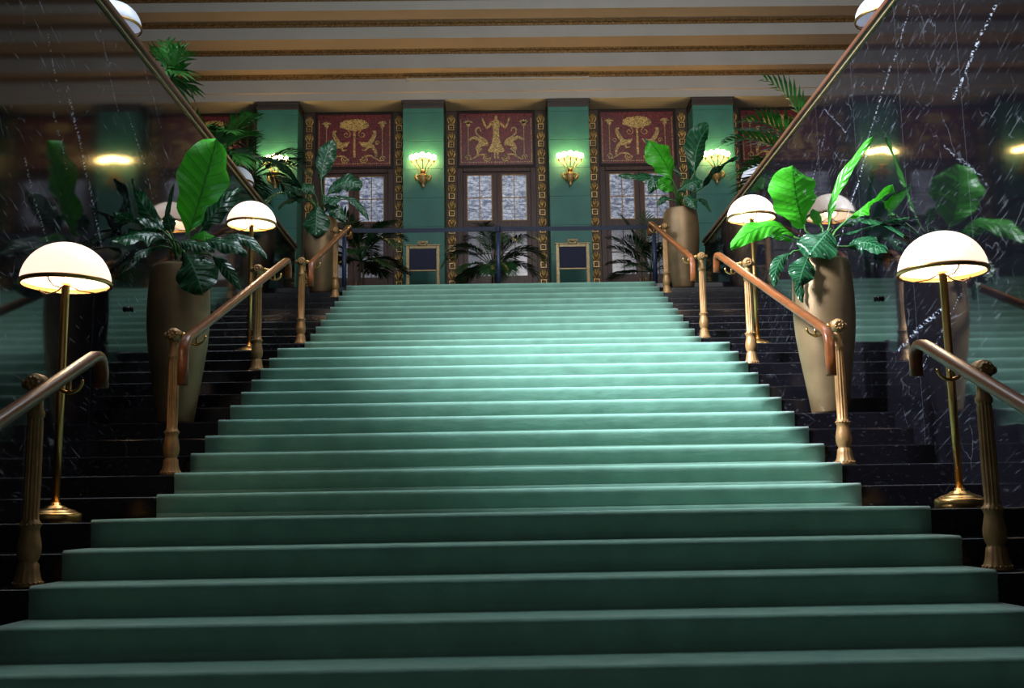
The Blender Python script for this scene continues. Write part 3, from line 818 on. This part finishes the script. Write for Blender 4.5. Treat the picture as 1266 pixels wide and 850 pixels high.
# ================================================================ handrails
def make_handrail(label, side, y0, y1, za, zb, posts, lift):
    """SIDE -1/1; rail top z = za + zb*y from y0 to y1; POSTS = stair numbers; LIFT = depth of the lower drop"""
    k0 = posts[0]
    by, bz = stair(k0)
    root = Vector((side * 2.35, by + .15, bz - T))
    t = thing('handrail', label, 'handrail', root, group='handrails beside the carpet')
    xr = side * 2.2 - root.x
    def P(y, z): return Vector((xr, y - root.y, z - root.z - .028))
    def arc(a, c, e, n=7):
        return [a * (1 - q) ** 2 + c * 2 * q * (1 - q) + e * q * q for q in [i / n for i in range(n + 1)]]
    f = lambda y: za + zb * y
    pts = [P(y0, f(y0) - lift), P(y0, f(y0) - .18)]
    pts += arc(P(y0, f(y0) - .10), P(y0, f(y0)), P(y0 + .10, f(y0 + .10)))
    n = 6
    pts += [P(y0 + .10 + (y1 - y0 - .24) * i / n, f(y0 + .10 + (y1 - y0 - .24) * i / n)) for i in range(1, n)]
    pts += arc(P(y1 - .14, f(y1 - .14)), P(y1, f(y1)), P(y1 + .012, f(y1) - .13))
    pts += [P(y1 + .015, f(y1) - .20)]
    bm = bmesh.new()
    sect = [(.034 * math.copysign(abs(math.cos(a)) ** .6, math.cos(a)), .028 * math.copysign(abs(math.sin(a)) ** .7, math.sin(a))) for a in [2 * PI * i / 16 for i in range(16)]]
    sweep(bm, pts, sect)
    obj('rail', bm, 'rail_wood', t)
    bm = bmesh.new()      # flat steel strap under the rail
    q = [p + Vector((0, 0, -.031)) for p in pts[9:-8]]
    sweep(bm, q, [(-.016, -.004), (.016, -.004), (.016, .003), (-.016, .003)])
    obj('rail_strap', bm, 'pole_dark', t)
    for k in posts:
        py, pz = stair(k)
        o3 = Vector((side * 2.35, py + .15, pz - T)) - root
        bm = bmesh.new()
        lathe(bm, [(.046, .285), (.049, .295), (.049, .307), (.042, .315), (.038, .33), (.0395, .50), (.037, .80), (.034, .815), (.042, .825), (.042, .845), (.033, .86), (.031, .92), (.036, .94)], 60, o3, flute=(12, .22, 4, 6))
        post = obj('post', bm, 'bronze', t)
        bm = bmesh.new()
        lathe(bm, [(.069, 0), (.071, .012), (.068, .026), (.058, .05), (.052, .08), (.049, .110), (.041, .118), (.041, .126), (.049, .142), (.055, .17), (.055, .20), (.049, .235), (.043, .265), (.043, .278), (.047, .286), (.048, .30)], 56, o3, flute=(14, .06, 2, 5))
        for i in range(18):
            a = 2 * PI * i / 18
            ball(bm, o3 + Vector((.066 * math.cos(a), .066 * math.sin(a), .022)), .0075, 6)
        for i in range(16):
            a = 2 * PI * i / 16
            ball(bm, o3 + Vector((.048 * math.cos(a), .048 * math.sin(a), .300)), .0065, 6)
        obj('post_base', bm, 'bronze', post)
        bm = bmesh.new()
        my = Matrix.Rotation(PI / 2, 4, 'X')
        c = o3 + Vector((0, 0, .985))
        lathe(bm, [(.02, -.062), (.034, -.058), (.034, -.05), (.046, -.046), (.050, -.03), (.050, .03), (.046, .046), (.034, .05), (.034, .058), (.02, .062)], 20, c, mtx=my)
        for s in (-1, 1):
            for i in range(9):
                a = 2 * PI * i / 9
                ball(bm, c + Vector((.026 * math.cos(a), s * .058, .026 * math.sin(a))), .010, 6)
            ball(bm, c + Vector((0, s * .06, 0)), .012, 8)
        ball(bm, c + Vector((side * .055, 0, 0)), .024, 10)
        obj('rosette', bm, 'bronze', post)
        bm = bmesh.new()
        top = za + zb * (py + .15) - root.z
        ex = xr
        tube(bm, [c + Vector((-side * .03, 0, 0)), Vector((o3.x - side * .07, o3.y, c.z)), Vector((ex + side * .02, o3.y, max(c.z - .005, top - .075)))], [.017, .014, .012], 10)
        lathe(bm, [(.020, -.012), (.022, 0), (.020, .012)], 12, c + Vector((-side * .062, 0, 0)), mtx=Matrix.Rotation(PI / 2, 4, 'Y'))
        cz = top - .06
        tube(bm, [Vector((ex + .062 * math.cos(a), o3.y + .02, cz - .005 + .055 * math.sin(a))) for a in [PI * (1.0 if side < 0 else 0.98) + (PI * 1.05) * i / 10 for i in range(11)]], .009, 8)
        tube(bm, [Vector((ex, o3.y + .02, cz - .055)), Vector((ex, o3.y + .02, top - .055))], .009, 8)
        obj('bracket', bm, 'brass', post)
    return t
for side, w in ((-1, 'left'), (1, 'right')):
    make_handrail('mahogany handrail on bronze posts at the %s edge of the lowest flight' % w, side, -3.45, -.15, .985, .407, (-8, -2), .26)
    make_handrail('mahogany handrail on bronze posts %s of the carpet on the middle flight' % w, side, 1.34, 4.90, .68, .395, (2, 9), .30)
    make_handrail('mahogany handrail on bronze posts %s of the carpet on the top flight' % w, side, 6.22, 9.46, .36, .404, (13, 20), .27)

# ================================================================ floor lamps
def make_lamp(label, loc, lit, group):
    t = thing('floor_lamp', label, 'floor lamp', loc, group=group)
    bm = bmesh.new()
    lathe(bm, [(.145, 0), (.145, .045), (.140, .052), (.128, .056), (.112, .066), (.108, .070), (.085, .076), (.060, .086), (.055, .094), (.030, .100), (.028, .115)], 32)
    obj('base', bm, 'brass', t)
    bm = bmesh.new()
    lathe(bm, [(.022, .10), (.024, .8), (.023, 1.38), (.026, 1.385), (.026, 1.405), (.012, 1.41), (.012, 1.50)], 16)
    obj('pole', bm, 'brass', t)
    bm = bmesh.new()
    R = .257; H = .245
    outer_ = [(R * math.cos(PI / 2 * i / 12), 1.405 + H * math.sin(PI / 2 * i / 12)) for i in range(12)] + [(.004, 1.405 + H)]
    inner_ = [((R - .008) * math.cos(PI / 2 * i / 12), 1.405 + (H - .008) * math.sin(PI / 2 * i / 12)) for i in range(12)] + [(.004, 1.405 + H - .008)]
    lathe(bm, inner_[::-1] + outer_, 40, cap=(False, False))
    obj('shade', bm, 'shade_on' if lit else 'shade_off', t, recalc=True)
    bm = bmesh.new()
    lathe(bm, [(R - .010, 1.392), (R + .006, 1.390), (R + .008, 1.410), (R + .004, 1.416), (R - .010, 1.414), (R - .0105, 1.392)], 40, cap=(False, False))
    obj('rim_band', bm, 'brass', t)
    for i in range(3):
        a = .5 + 2 * PI * i / 3
        d = Vector((math.cos(a), math.sin(a), 0))
        bm = bmesh.new()
        tube(bm, [d * .02 + Vector((0, 0, 1.395)), d * .08 + Vector((0, 0, 1.365)), d * .17 + Vector((0, 0, 1.36)), d * .23 + Vector((0, 0, 1.38)), d * (R - .004) + Vector((0, 0, 1.402))], .0045, 6)
        obj('shade_arm', bm, 'bronze_dark', t)
    bm = bmesh.new(); ball(bm, (0, 0, 1.53), .036, 12, 1.2)
    obj('bulb', bm, 'lamp_bulb' if lit else 'shade_off', t)
    if lit:
        l = bpy.data.lights.new('lamp_glow', 'POINT'); l.energy = LAMP_W; l.color = (1.0, .72, .42); l.shadow_soft_size = .05
        lo = bpy.data.objects.new('lamp_glow', l); COL.objects.link(lo); lo.location = Vector(loc) + Vector((0, 0, 1.45))
    return t
LAMP_W = 9.0
lg = 'lit dome lamps on the stair landings'
make_lamp('lit brass dome lamp on the left of the lower landing', (-2.635, .40, -T), True, lg)
make_lamp('lit brass dome lamp on the right of the lower landing', (2.615, .40, -T), True, lg)
make_lamp('lit brass dome lamp on the left of the upper landing, beyond the handrail', (-2.655, 5.2, 1.65 - T), True, lg)
make_lamp('lit brass dome lamp on the upper landing, left of the right planter', (2.66, 5.2, 1.65 - T), True, lg)
ug = 'unlit dome lamps on the upper floor'
make_lamp('unlit white dome lamp peeking over the left marble wall near the top of the photo', (-3.75, 4.0, 3.3), False, ug)
make_lamp('unlit white dome lamp peeking over the right marble wall near the top of the photo', (3.75, 4.0, 3.3), False, ug)
make_lamp('unlit white dome lamp half hidden at the low far end of the left coping', (-3.80, 9.1, 3.3), False, ug)
make_lamp('unlit white dome lamp half hidden at the low far end of the right coping', (3.80, 9.3, 3.3), False, ug)

# ================================================================ big-leaved plants in tall planters
def leaf_mesh(bm, p0, p1, p2, width, face, seedv, lim, blunt, curl=.12):
    rnd = random.Random(seedv)
    uvl = bm.loops.layers.uv.new('UVMap')
    p0, p1, p2 = Vector(p0), Vector(p1), Vector(p2)
    c = p1 * 2 - (p0 + p2) * .5
    F = {'c': Vector((0, -1, .30)), 'u': Vector((0, -.86, .50)), 'r': Vector((-.75, -.6, .2)), 'R': Vector((.78, -.6, .22))}[face]
    F = (F + Vector((rnd.uniform(-.18, .18), 0, rnd.uniform(-.12, .12)))).normalized()
    nu, nv = 26, 10
    ph = rnd.uniform(0, 6)
    ln = (p1 - p0).length + (p2 - p1).length
    amp = min(.014, width * .05)
    rows = []
    for i in range(nu + 1):
        q = i / nu
        p = p0 * (1 - q) ** 2 + c * 2 * q * (1 - q) + p2 * q * q
        t = ((c - p0) * (1 - q) + (p2 - c) * q).normalized()
        s = t.cross(F)
        if s.length < 1e-3: s = Vector((1, 0, 0))
        s.normalize(); n = s.cross(t)
        if n.dot(F) < 0: n = -n
        w = (max(0, math.sin(PI * q ** (1.45 if blunt else 1.15))) ** (.58 if blunt else .75) if 0 < q < 1 else 0) * width / 2 + .0035
        row = []
        for j in range(-nv // 2, nv // 2 + 1):
            v = j / (nv / 2)
            uu = q - .16 * abs(v)
            off = -curl * width * v * v + amp * math.cos(uu * 9 * 2 * PI) * (1 - v * v * .3) * .6 + amp * 2.0 * math.sin(q * 17 + ph + v * 1.5) * v * v
            wig = 1 + .05 * math.sin(q * 23 + ph + (3 if v > 0 else 0))
            co = p + s * (v * w * wig) + n * off
            co.x = max(lim[0], min(lim[1], co.x))
            row.append((bm.verts.new(co), q, v))
        rows.append(row)
    for i in range(nu):
        for j in range(nv):
            quad = (rows[i][j], rows[i + 1][j], rows[i + 1][j + 1], rows[i][j + 1])
            f = bm.faces.new([k[0] for k in quad]); f.smooth = True
            for lp, k in zip(f.loops, quad): lp[uvl].uv = (k[1], k[2])

def planter_mesh(bm, h, g):
    pr = [(.132, 0), (.145, .02), (.165, .16), (.19, .32), (.215, .48), (.236, .64), (.247, .80), (.249, .92), (.243, 1.06), (.232, 1.18), (.222, 1.24), (.214, 1.262), (.204, 1.266), (.196, 1.258), (.192, 1.20), (.190, 1.17)]
    lathe(bm, [(r * g, z * h / 1.266) for r, z in pr], 48, cap=(True, False))

def make_potted_plant(label, loc, h, g, leaves, group, seed0):
    t = thing('potted_plant', label, 'potted plant', loc, group=group)
    bm = bmesh.new(); planter_mesh(bm, h, g)
    obj('planter', bm, 'planter', t)
    bm = bmesh.new(); lathe(bm, [(.192 * g, h - .085), (.10, h - .06), (.004, h - .05)], 24, cap=(True, False))
    obj('soil', bm, 'soil', t)
    bm = bmesh.new()
    tube(bm, [(0, 0, h - .08), (.01, -.01, h + .02), (0, 0, h + .09)], [.055, .05, .03], 12)
    for i in range(10):
        a = i * 2.4
        tube(bm, [(.04 * math.cos(a), .04 * math.sin(a), h - .06), (.055 * math.cos(a), .055 * math.sin(a), h + .01), (.035 * math.cos(a), .035 * math.sin(a), h + .07)], [.014, .012, .004], 5)
    obj('crown_stem', bm, 'trunk', t)
    zb = loc[2]
    for i, (pts, w, face, tone) in enumerate(leaves):
        P = [Vector(p) - Vector((0, 0, zb)) for p in pts]
        bm = bmesh.new()
        leaf_mesh(bm, P[0], P[1], P[2], w * 1.12, face, seed0 * 31 + i, (-3.055 - loc[0], 3.055 - loc[0]), tone or w > .2)
        lf = obj('leaf', bm, 'leaf_bright' if tone else 'leaf_dark', t, recalc=False)
        a = Vector((.03 * math.cos(i * 2.4), .03 * math.sin(i * 2.4), h + .03))
        d = P[0] - a
        lead = (P[1] - P[0]).normalized()
        m = a + d * .5 + Vector((0, 0, .10 * min(1, d.length / .3)))
        bm = bmesh.new()
        tube(bm, [a, a * .25 + m * .5 + P[0] * .25 - lead * .01, P[0] - lead * .02, P[0] + lead * .03], [.012, .010, .008, .005], 7)
        obj('leaf_stalk', bm, 'petiole', lf)
    return t
pg = 'broad-leaved plants in tall bronze planters'
make_potted_plant('tall bronze planter on the left stairs with one bright leaf standing up among dark ones', (-2.665, 2.756, .75 - T), 1.29, 1.0, LEAVES_PL1, pg, 1)
make_potted_plant('tall bronze planter on the right stairs with a large bright green leaf', (2.615, 2.756, .75 - T), 1.266, 1.0, LEAVES_PR1, pg, 2)
make_potted_plant('tall planter at the left top of the stairs with a patterned leaf hanging in front', (-2.62, 9.43, 3.15 - T), 1.13, 1.02, LEAVES_PL2, pg, 3)
make_potted_plant('tall planter at the right top of the stairs with two big leaves standing up', (2.655, 9.43, 3.15 - T), 1.19, 1.06, LEAVES_PR2, pg, 4)

# ================================================================ palms
def frond_mesh(bm, base, az, el, length, droop, nl, ll, lw, rnd, stalk=.28):
    d = Vector((math.cos(az) * math.cos(el), math.sin(az) * math.cos(el), math.sin(el)))
    n = 18
    pts = []
    p = Vector(base); v = d.copy()
    for i in range(n + 1):
        pts.append(p.copy())
        p = p + v * (length / n)
        v = (v + Vector((0, 0, -droop / n * (.4 + 1.6 * i / n)))).normalized()
    tube(bm, pts, [.009 * (1 - .8 * i / n) + .0015 for i in range(n + 1)], 6)
    fr = frames(pts, (0, 0, 1))
    for i in range(nl):
        q = stalk + (1 - stalk) * (i + .5) / nl
        k = min(n - 1, int(q * n)); fx = q * n - k
        P = pts[k].lerp(pts[k + 1], fx)
        _, t, s, u = fr[k]
        size = ll * math.sin(PI * (.18 + .74 * (i + .5) / nl)) * rnd.uniform(.9, 1.08)
        for sg in (-1, 1):
            dr = (s * sg * .80 + t * (.55 + .5 * q) + u * .18 + Vector((rnd.uniform(-.07, .07), rnd.uniform(-.07, .07), rnd.uniform(-.07, .07)))).normalized()
            wv = dr.cross(u); wv.normalize()
            wv = (wv + u * .35 * sg).normalized()
            a = P; b = P + dr * size * .45 + Vector((0, 0, -.02 * size)); c = P + dr * size * .98 + Vector((0, 0, -.24 * size))
            w = lw * (.7 + .5 * math.sin(PI * q))
            v0 = bm.verts.new(a - wv * w * .25); v1 = bm.verts.new(a + wv * w * .25)
            v2 = bm.verts.new(b - wv * w * .5); v3 = bm.verts.new(b + wv * w * .5); v4 = bm.verts.new(c)
            bm.faces.new((v0, v1, v3, v2)); bm.faces.new((v2, v3, v4))

def make_palm(label, loc, height, fronds, m, group, ll=.30, lw=.022, nl=20, seed=1, potr=.2):
    """FRONDS = list of (azimuth deg, elevation deg, length, droop, start height above the pot or None)"""
    t = thing('potted_palm', label, 'potted palm', loc, group=group)
    rnd = random.Random(seed)
    bm = bmesh.new(); lathe(bm, [(potr * .7, 0), (potr * .92, .18), (potr, .34), (potr * 1.04, .36), (potr * 1.02, .40), (potr * .9, .40), (potr * .88, .35)], 24, cap=(True, False))
    obj('pot', bm, 'pot_dark', t)
    bm = bmesh.new(); lathe(bm, [(potr * .89, .34), (.004, .36)], 20, cap=(True, False)); obj('soil', bm, 'soil', t)
    bm = bmesh.new()
    for i in range(3):
        a = i * 2.1
        tube(bm, [(.05 * math.cos(a), .05 * math.sin(a), .33), (.04 * math.cos(a), .04 * math.sin(a), .34 + (height - .34) * .6), (.02 * math.cos(a), .02 * math.sin(a), height)], [.022, .018, .012], 8)
    obj('trunk', bm, 'trunk', t)
    for (az, el, ln, dr, h0) in fronds:
        bm = bmesh.new()
        frond_mesh(bm, (0, 0, h0 if h0 else height - .02), math.radians(az), math.radians(el), ln, dr, nl, ll, lw, rnd)
        obj('frond', bm, m, t, recalc=False)
    return t
def spread(n, el0, el1, l0, l1, d0, d1, seed, az0=0):
    r = random.Random(seed)
    return [(az0 + 360 * i / n + r.uniform(-14, 14), r.uniform(el0, el1), r.uniform(l0, l1), r.uniform(d0, d1), None) for i in range(n)]
fg = 'potted palms on the upper floor'
make_palm('dark potted palm before the middle doors, behind the belt post', (-.12, 13.0, 3.3), 1.0, spread(12, 40, 72, .9, 1.25, 1.5, 2.4, 4) + spread(9, 5, 35, .7, .95, .9, 1.5, 5, 20), 'palm_leaf', fg, .34, .026, 22, 11)
make_palm('dark potted palm left of the top step, before the left doors', (-2.40, 12.3, 3.3), 1.0, spread(14, 35, 75, .85, 1.2, 1.2, 2.2, 6) + spread(10, 0, 30, .7, .95, .7, 1.3, 7, 25), 'palm_leaf', fg, .36, .028, 22, 12)
make_palm('potted palm right of the top step with fan-like fronds before the right doors', (2.62, 12.3, 3.3), .75, [(100, 80, 1.15, .3, None), (175, 55, 1.0, .9, None), (190, 24, .85, .8, None), (215, 60, .85, 1.2, None), (0, 66, 1.0, .9, None), (30, 30, .8, 1.0, None), (270, 55, .7, 1.2, None), (150, 10, .75, .6, None), (330, 12, .7, .7, None), (235, 14, .7, .7, None), (195, 40, .9, .7, None), (170, 70, 1.2, .7, None), (300, 40, .8, 1, None)], 'palm_leaf', fg, .40, .030, 15, 13)
make_palm('spiky potted palm behind the left marble wall, under the gilt mouldings', (-4.12, 7.0, 3.3), 2.16, spread(8, -15, 50, .22, .30, 1.2, 2.0, 8) + [(80, 82, .42, .3, None), (250, 74, .42, .5, None), (20, 72, .38, .5, None), (150, 68, .40, .5, None), (330, 60, .36, .6, None), (200, 60, .38, .6, None)], 'palm_leaf_light', fg, .36, .046, 5, 14)
make_palm('bushy potted palm on the upper floor by the left coping, lower than the spiky one', (-4.05, 9.0, 3.3), 1.75, spread(15, 40, 80, .7, .95, .7, 1.5, 9) + spread(8, 5, 35, .5, .7, 1, 1.6, 19), 'palm_leaf_light', fg, .40, .040, 12, 15)
make_palm('dark arching potted palm before the leftmost green pilaster', (-4.05, 10.9, 3.3), 2.05, spread(14, 20, 62, .95, 1.3, 1.2, 1.9, 10), 'palm_leaf', fg, .40, .026, 22, 16)
make_palm('feathery potted palm over the right coping before the far right mosaic', (4.50, 8.5, 3.3), 1.05, [(176, 80, 1.85, 1.7, None), (182, 52, 1.65, 1.35, None), (188, 36, 1.35, 1.3, None), (100, 72, 1.4, .8, None), (215, 48, 1.0, 1.6, None), (160, 30, 1.2, 1.2, None), (250, 55, .9, 1.4, None), (300, 50, .9, 1.4, None), (20, 55, 1.0, 1.3, None), (60, 50, 1.0, 1.3, None), (195, 62, 1.6, 1.5, None)], 'palm_leaf_light', fg, .62, .055, 14, 17)

# ================================================================ belt posts, hall chairs, wall fittings
def make_belt_post(label, x, belt_to):
    t = thing('belt_barrier', label, 'belt barrier', (x, 10.4, 3.3 - T), group='belt barriers across the top of the stairs')
    bm = bmesh.new(); lathe(bm, [(.17, 0), (.17, .012), (.155, .022), (.05, .035), (.036, .045)], 28); obj('base', bm, 'stanchion', t)
    bm = bmesh.new(); lathe(bm, [(.033, .04), (.033, 1.0)], 20); obj('post', bm, 'stanchion', t)
    bm = bmesh.new(); lathe(bm, [(.040, .99), (.042, .995), (.042, 1.08), (.036, 1.09), (.02, 1.094)], 20)
    for i in range(4):
        a = PI / 2 * i
        box(bm, .043 * math.cos(a) - .012, .043 * math.cos(a) + .012, .043 * math.sin(a) - .012, .043 * math.sin(a) + .012, 1.0, 1.072)
    obj('belt_head', bm, 'belt', t)
    if belt_to is not None:
        bm = bmesh.new()
        L_ = belt_to - x
        n = 16
        A = []
        for i in range(n + 1):
            q = i / n
            xx = math.copysign(.05, L_) + (L_ - math.copysign(.10, L_)) * q
            z = 1.045 - .012 * math.sin(PI * q)
            A.append([bm.verts.new((xx, yy, z + zz)) for yy, zz in ((-.002, -.034), (.002, -.034), (.002, .034), (-.002, .034))])
        for i in range(n): ring_faces(bm, A[i], A[i + 1], smooth=False)
        bm.faces.new(A[0][::-1]); bm.faces.new(A[-1])
        obj('belt', bm, 'belt', t)
    return t
make_belt_post('blue grey belt post straight above the middle of the carpet', -.03, -2.42)
make_belt_post('belt post at the right of the top landing with its dark belt drawn out', 2.40, -.03)
make_belt_post('belt post at the left of the top landing, among the dark palm fronds', -2.42, None)

def make_hall_chair(label, x):
    t = thing('hall_chair', label, 'chair', (x, 13.6, 3.3), group='gilt high-backed hall chairs')
    bm = bmesh.new()
    for s in (-1, 1): box(bm, s * .285 - .035, s * .285 + .035, .20, .26, .40, 1.62, 0, .01)
    box(bm, -.25, .25, .205, .255, 1.56, 1.62, 0, .006); box(bm, -.25, .25, .215, .245, 1.13, 1.16, 0, .004)
    box(bm, -.335, .335, .19, .265, 1.615, 1.64, 0, .006)
    obj('back_frame', bm, 'gilt', t)
    bm = bmesh.new()
    box(bm, -.10, .10, .185, .255, 1.61, 1.71, 0, .012)
    for s in (-1, 1):
        tube(bm, [(s * .02, .18, 1.65), (s * .06, .178, 1.68), (s * .085, .18, 1.65), (s * .06, .18, 1.625)], [.014, .016, .014, .008], 8)
    ball(bm, (0, .18, 1.665), .026, 10)
    obj('crest', bm, 'gilt', t)
    bm = bmesh.new(); box(bm, -.25, .25, .205, .25, 1.16, 1.56, 0, .012); obj('back_panel', bm, 'navy', t)
    bm = bmesh.new(); box(bm, -.30, .30, -.28, .22, .40, .50, 0, .03); obj('seat', bm, 'navy', t)
    bm = bmesh.new(); box(bm, -.31, .31, -.29, .23, .33, .405, 0, .01); obj('seat_frame', bm, 'gilt', t)
    for sx in (-1, 1):
        for y, top in ((-.26, .34), (.23, .41)):
            bm = bmesh.new(); lathe(bm, [(.018, 0), (.026, .03), (.020, .06), (.024, .22), (.034, .28), (.030, top)], 12, (sx * .28, y, 0), flute=(6, .12, 2, 3))
            obj('leg', bm, 'gilt', t)
    return t
make_hall_chair('gilt high-backed hall chair with a navy panel, before the pilaster left of the middle doors', -1.44)
make_hall_chair('gilt high-backed hall chair with a navy panel, before the pilaster right of the middle doors', 1.375)

for s, w in ((-1, 'left marble wall behind the left planter'), (1, 'right marble wall beside the right planter')):
    bm = bmesh.new()
    lathe(bm, [(.024, 0), (.024, .005), (.015, .008), (.014, .014), (.022, .020), (.025, .030), (.020, .040), (.004, .044)], 18, (0, 0, 0), mtx=Matrix.Rotation(-s * PI / 2, 4, 'Y'))
    o = obj('wall_bumper', bm, 'black', None, True)
    o.location = (s * (WALL_X - .0005), 2.77, 1.68)
    tag(o, 'small round black bumper on the ' + w, 'wall bumper', 'black bumpers on the marble walls')

# ================================================================ light, camera
def area(name, loc, target, size, size_y, energy, color):
    l = bpy.data.lights.new(name, 'AREA'); l.shape = 'RECTANGLE'; l.size = size; l.size_y = size_y
    l.energy = energy; l.color = color
    o = bpy.data.objects.new(name, l); COL.objects.link(o); o.location = loc
    o.rotation_euler = (Vector(target) - Vector(loc)).to_track_quat('-Z', 'Y').to_euler()
    return o
wl = area('west_window_daylight', (-7.15, 3.2, 7.45), (2.8, 3.4, 1.2), 6.0, 3.8, 360, (0.76, 0.88, 1.0))
wl.data.spread = math.radians(130)
kl = area('laylight_daylight', (.4, 4.0, 9.82), (.4, 4.0, 0), 6.0, 5.0, 165, (0.74, 0.88, 1.0))
kl.data.spread = math.radians(90)
sl = area('front_window_left_daylight', (-5.7, -1.36, 7.8), (3.0, 3.6, 1.2), 2.2, 2.8, 880, (0.84, 0.92, 1.0))
sl.data.spread = math.radians(52)
fl = area('front_window_daylight', (2.3, -1.38, 7.5), (2.6, 14, 6.8), 4.6, 3.6, 165, (1.0, 0.97, 0.93))
fl.data.spread = math.radians(95)
w = bpy.data.worlds.new('room_air'); bpy.context.scene.world = w
w.use_nodes = True
w.node_tree.nodes['Background'].inputs[0].default_value = (0.72, 0.80, 0.80, 1)
w.node_tree.nodes['Background'].inputs[1].default_value = 0.13

cd = bpy.data.cameras.new('camera'); cam = bpy.data.objects.new('camera', cd); COL.objects.link(cam)
cd.sensor_fit = 'HORIZONTAL'; cd.sensor_width = 36; cd.lens = 1330 / 1266 * 36; cd.clip_start = .05
R_ = Matrix(((0.9998, 0.014179, -0.014096), (-0.011799, -0.150741, -0.988503), (-0.016141, 0.988472, -0.150543)))
cam.matrix_world = Matrix.Translation((-0.0752, -5.9068, 0.0255)) @ R_.to_4x4()
sc = bpy.context.scene
sc.camera = cam
sc.view_settings.view_transform = 'Standard'
try: sc.view_settings.look = 'None'
except TypeError: pass
sc.view_settings.exposure = 0.0
sc.view_settings.gamma = 1.0
sc.view_settings.use_curve_mapping = False
sc.cycles.max_bounces = 8
sc.cycles.caustics_reflective = False
sc.cycles.caustics_refractive = False
sc.cycles.sample_clamp_indirect = 6.0
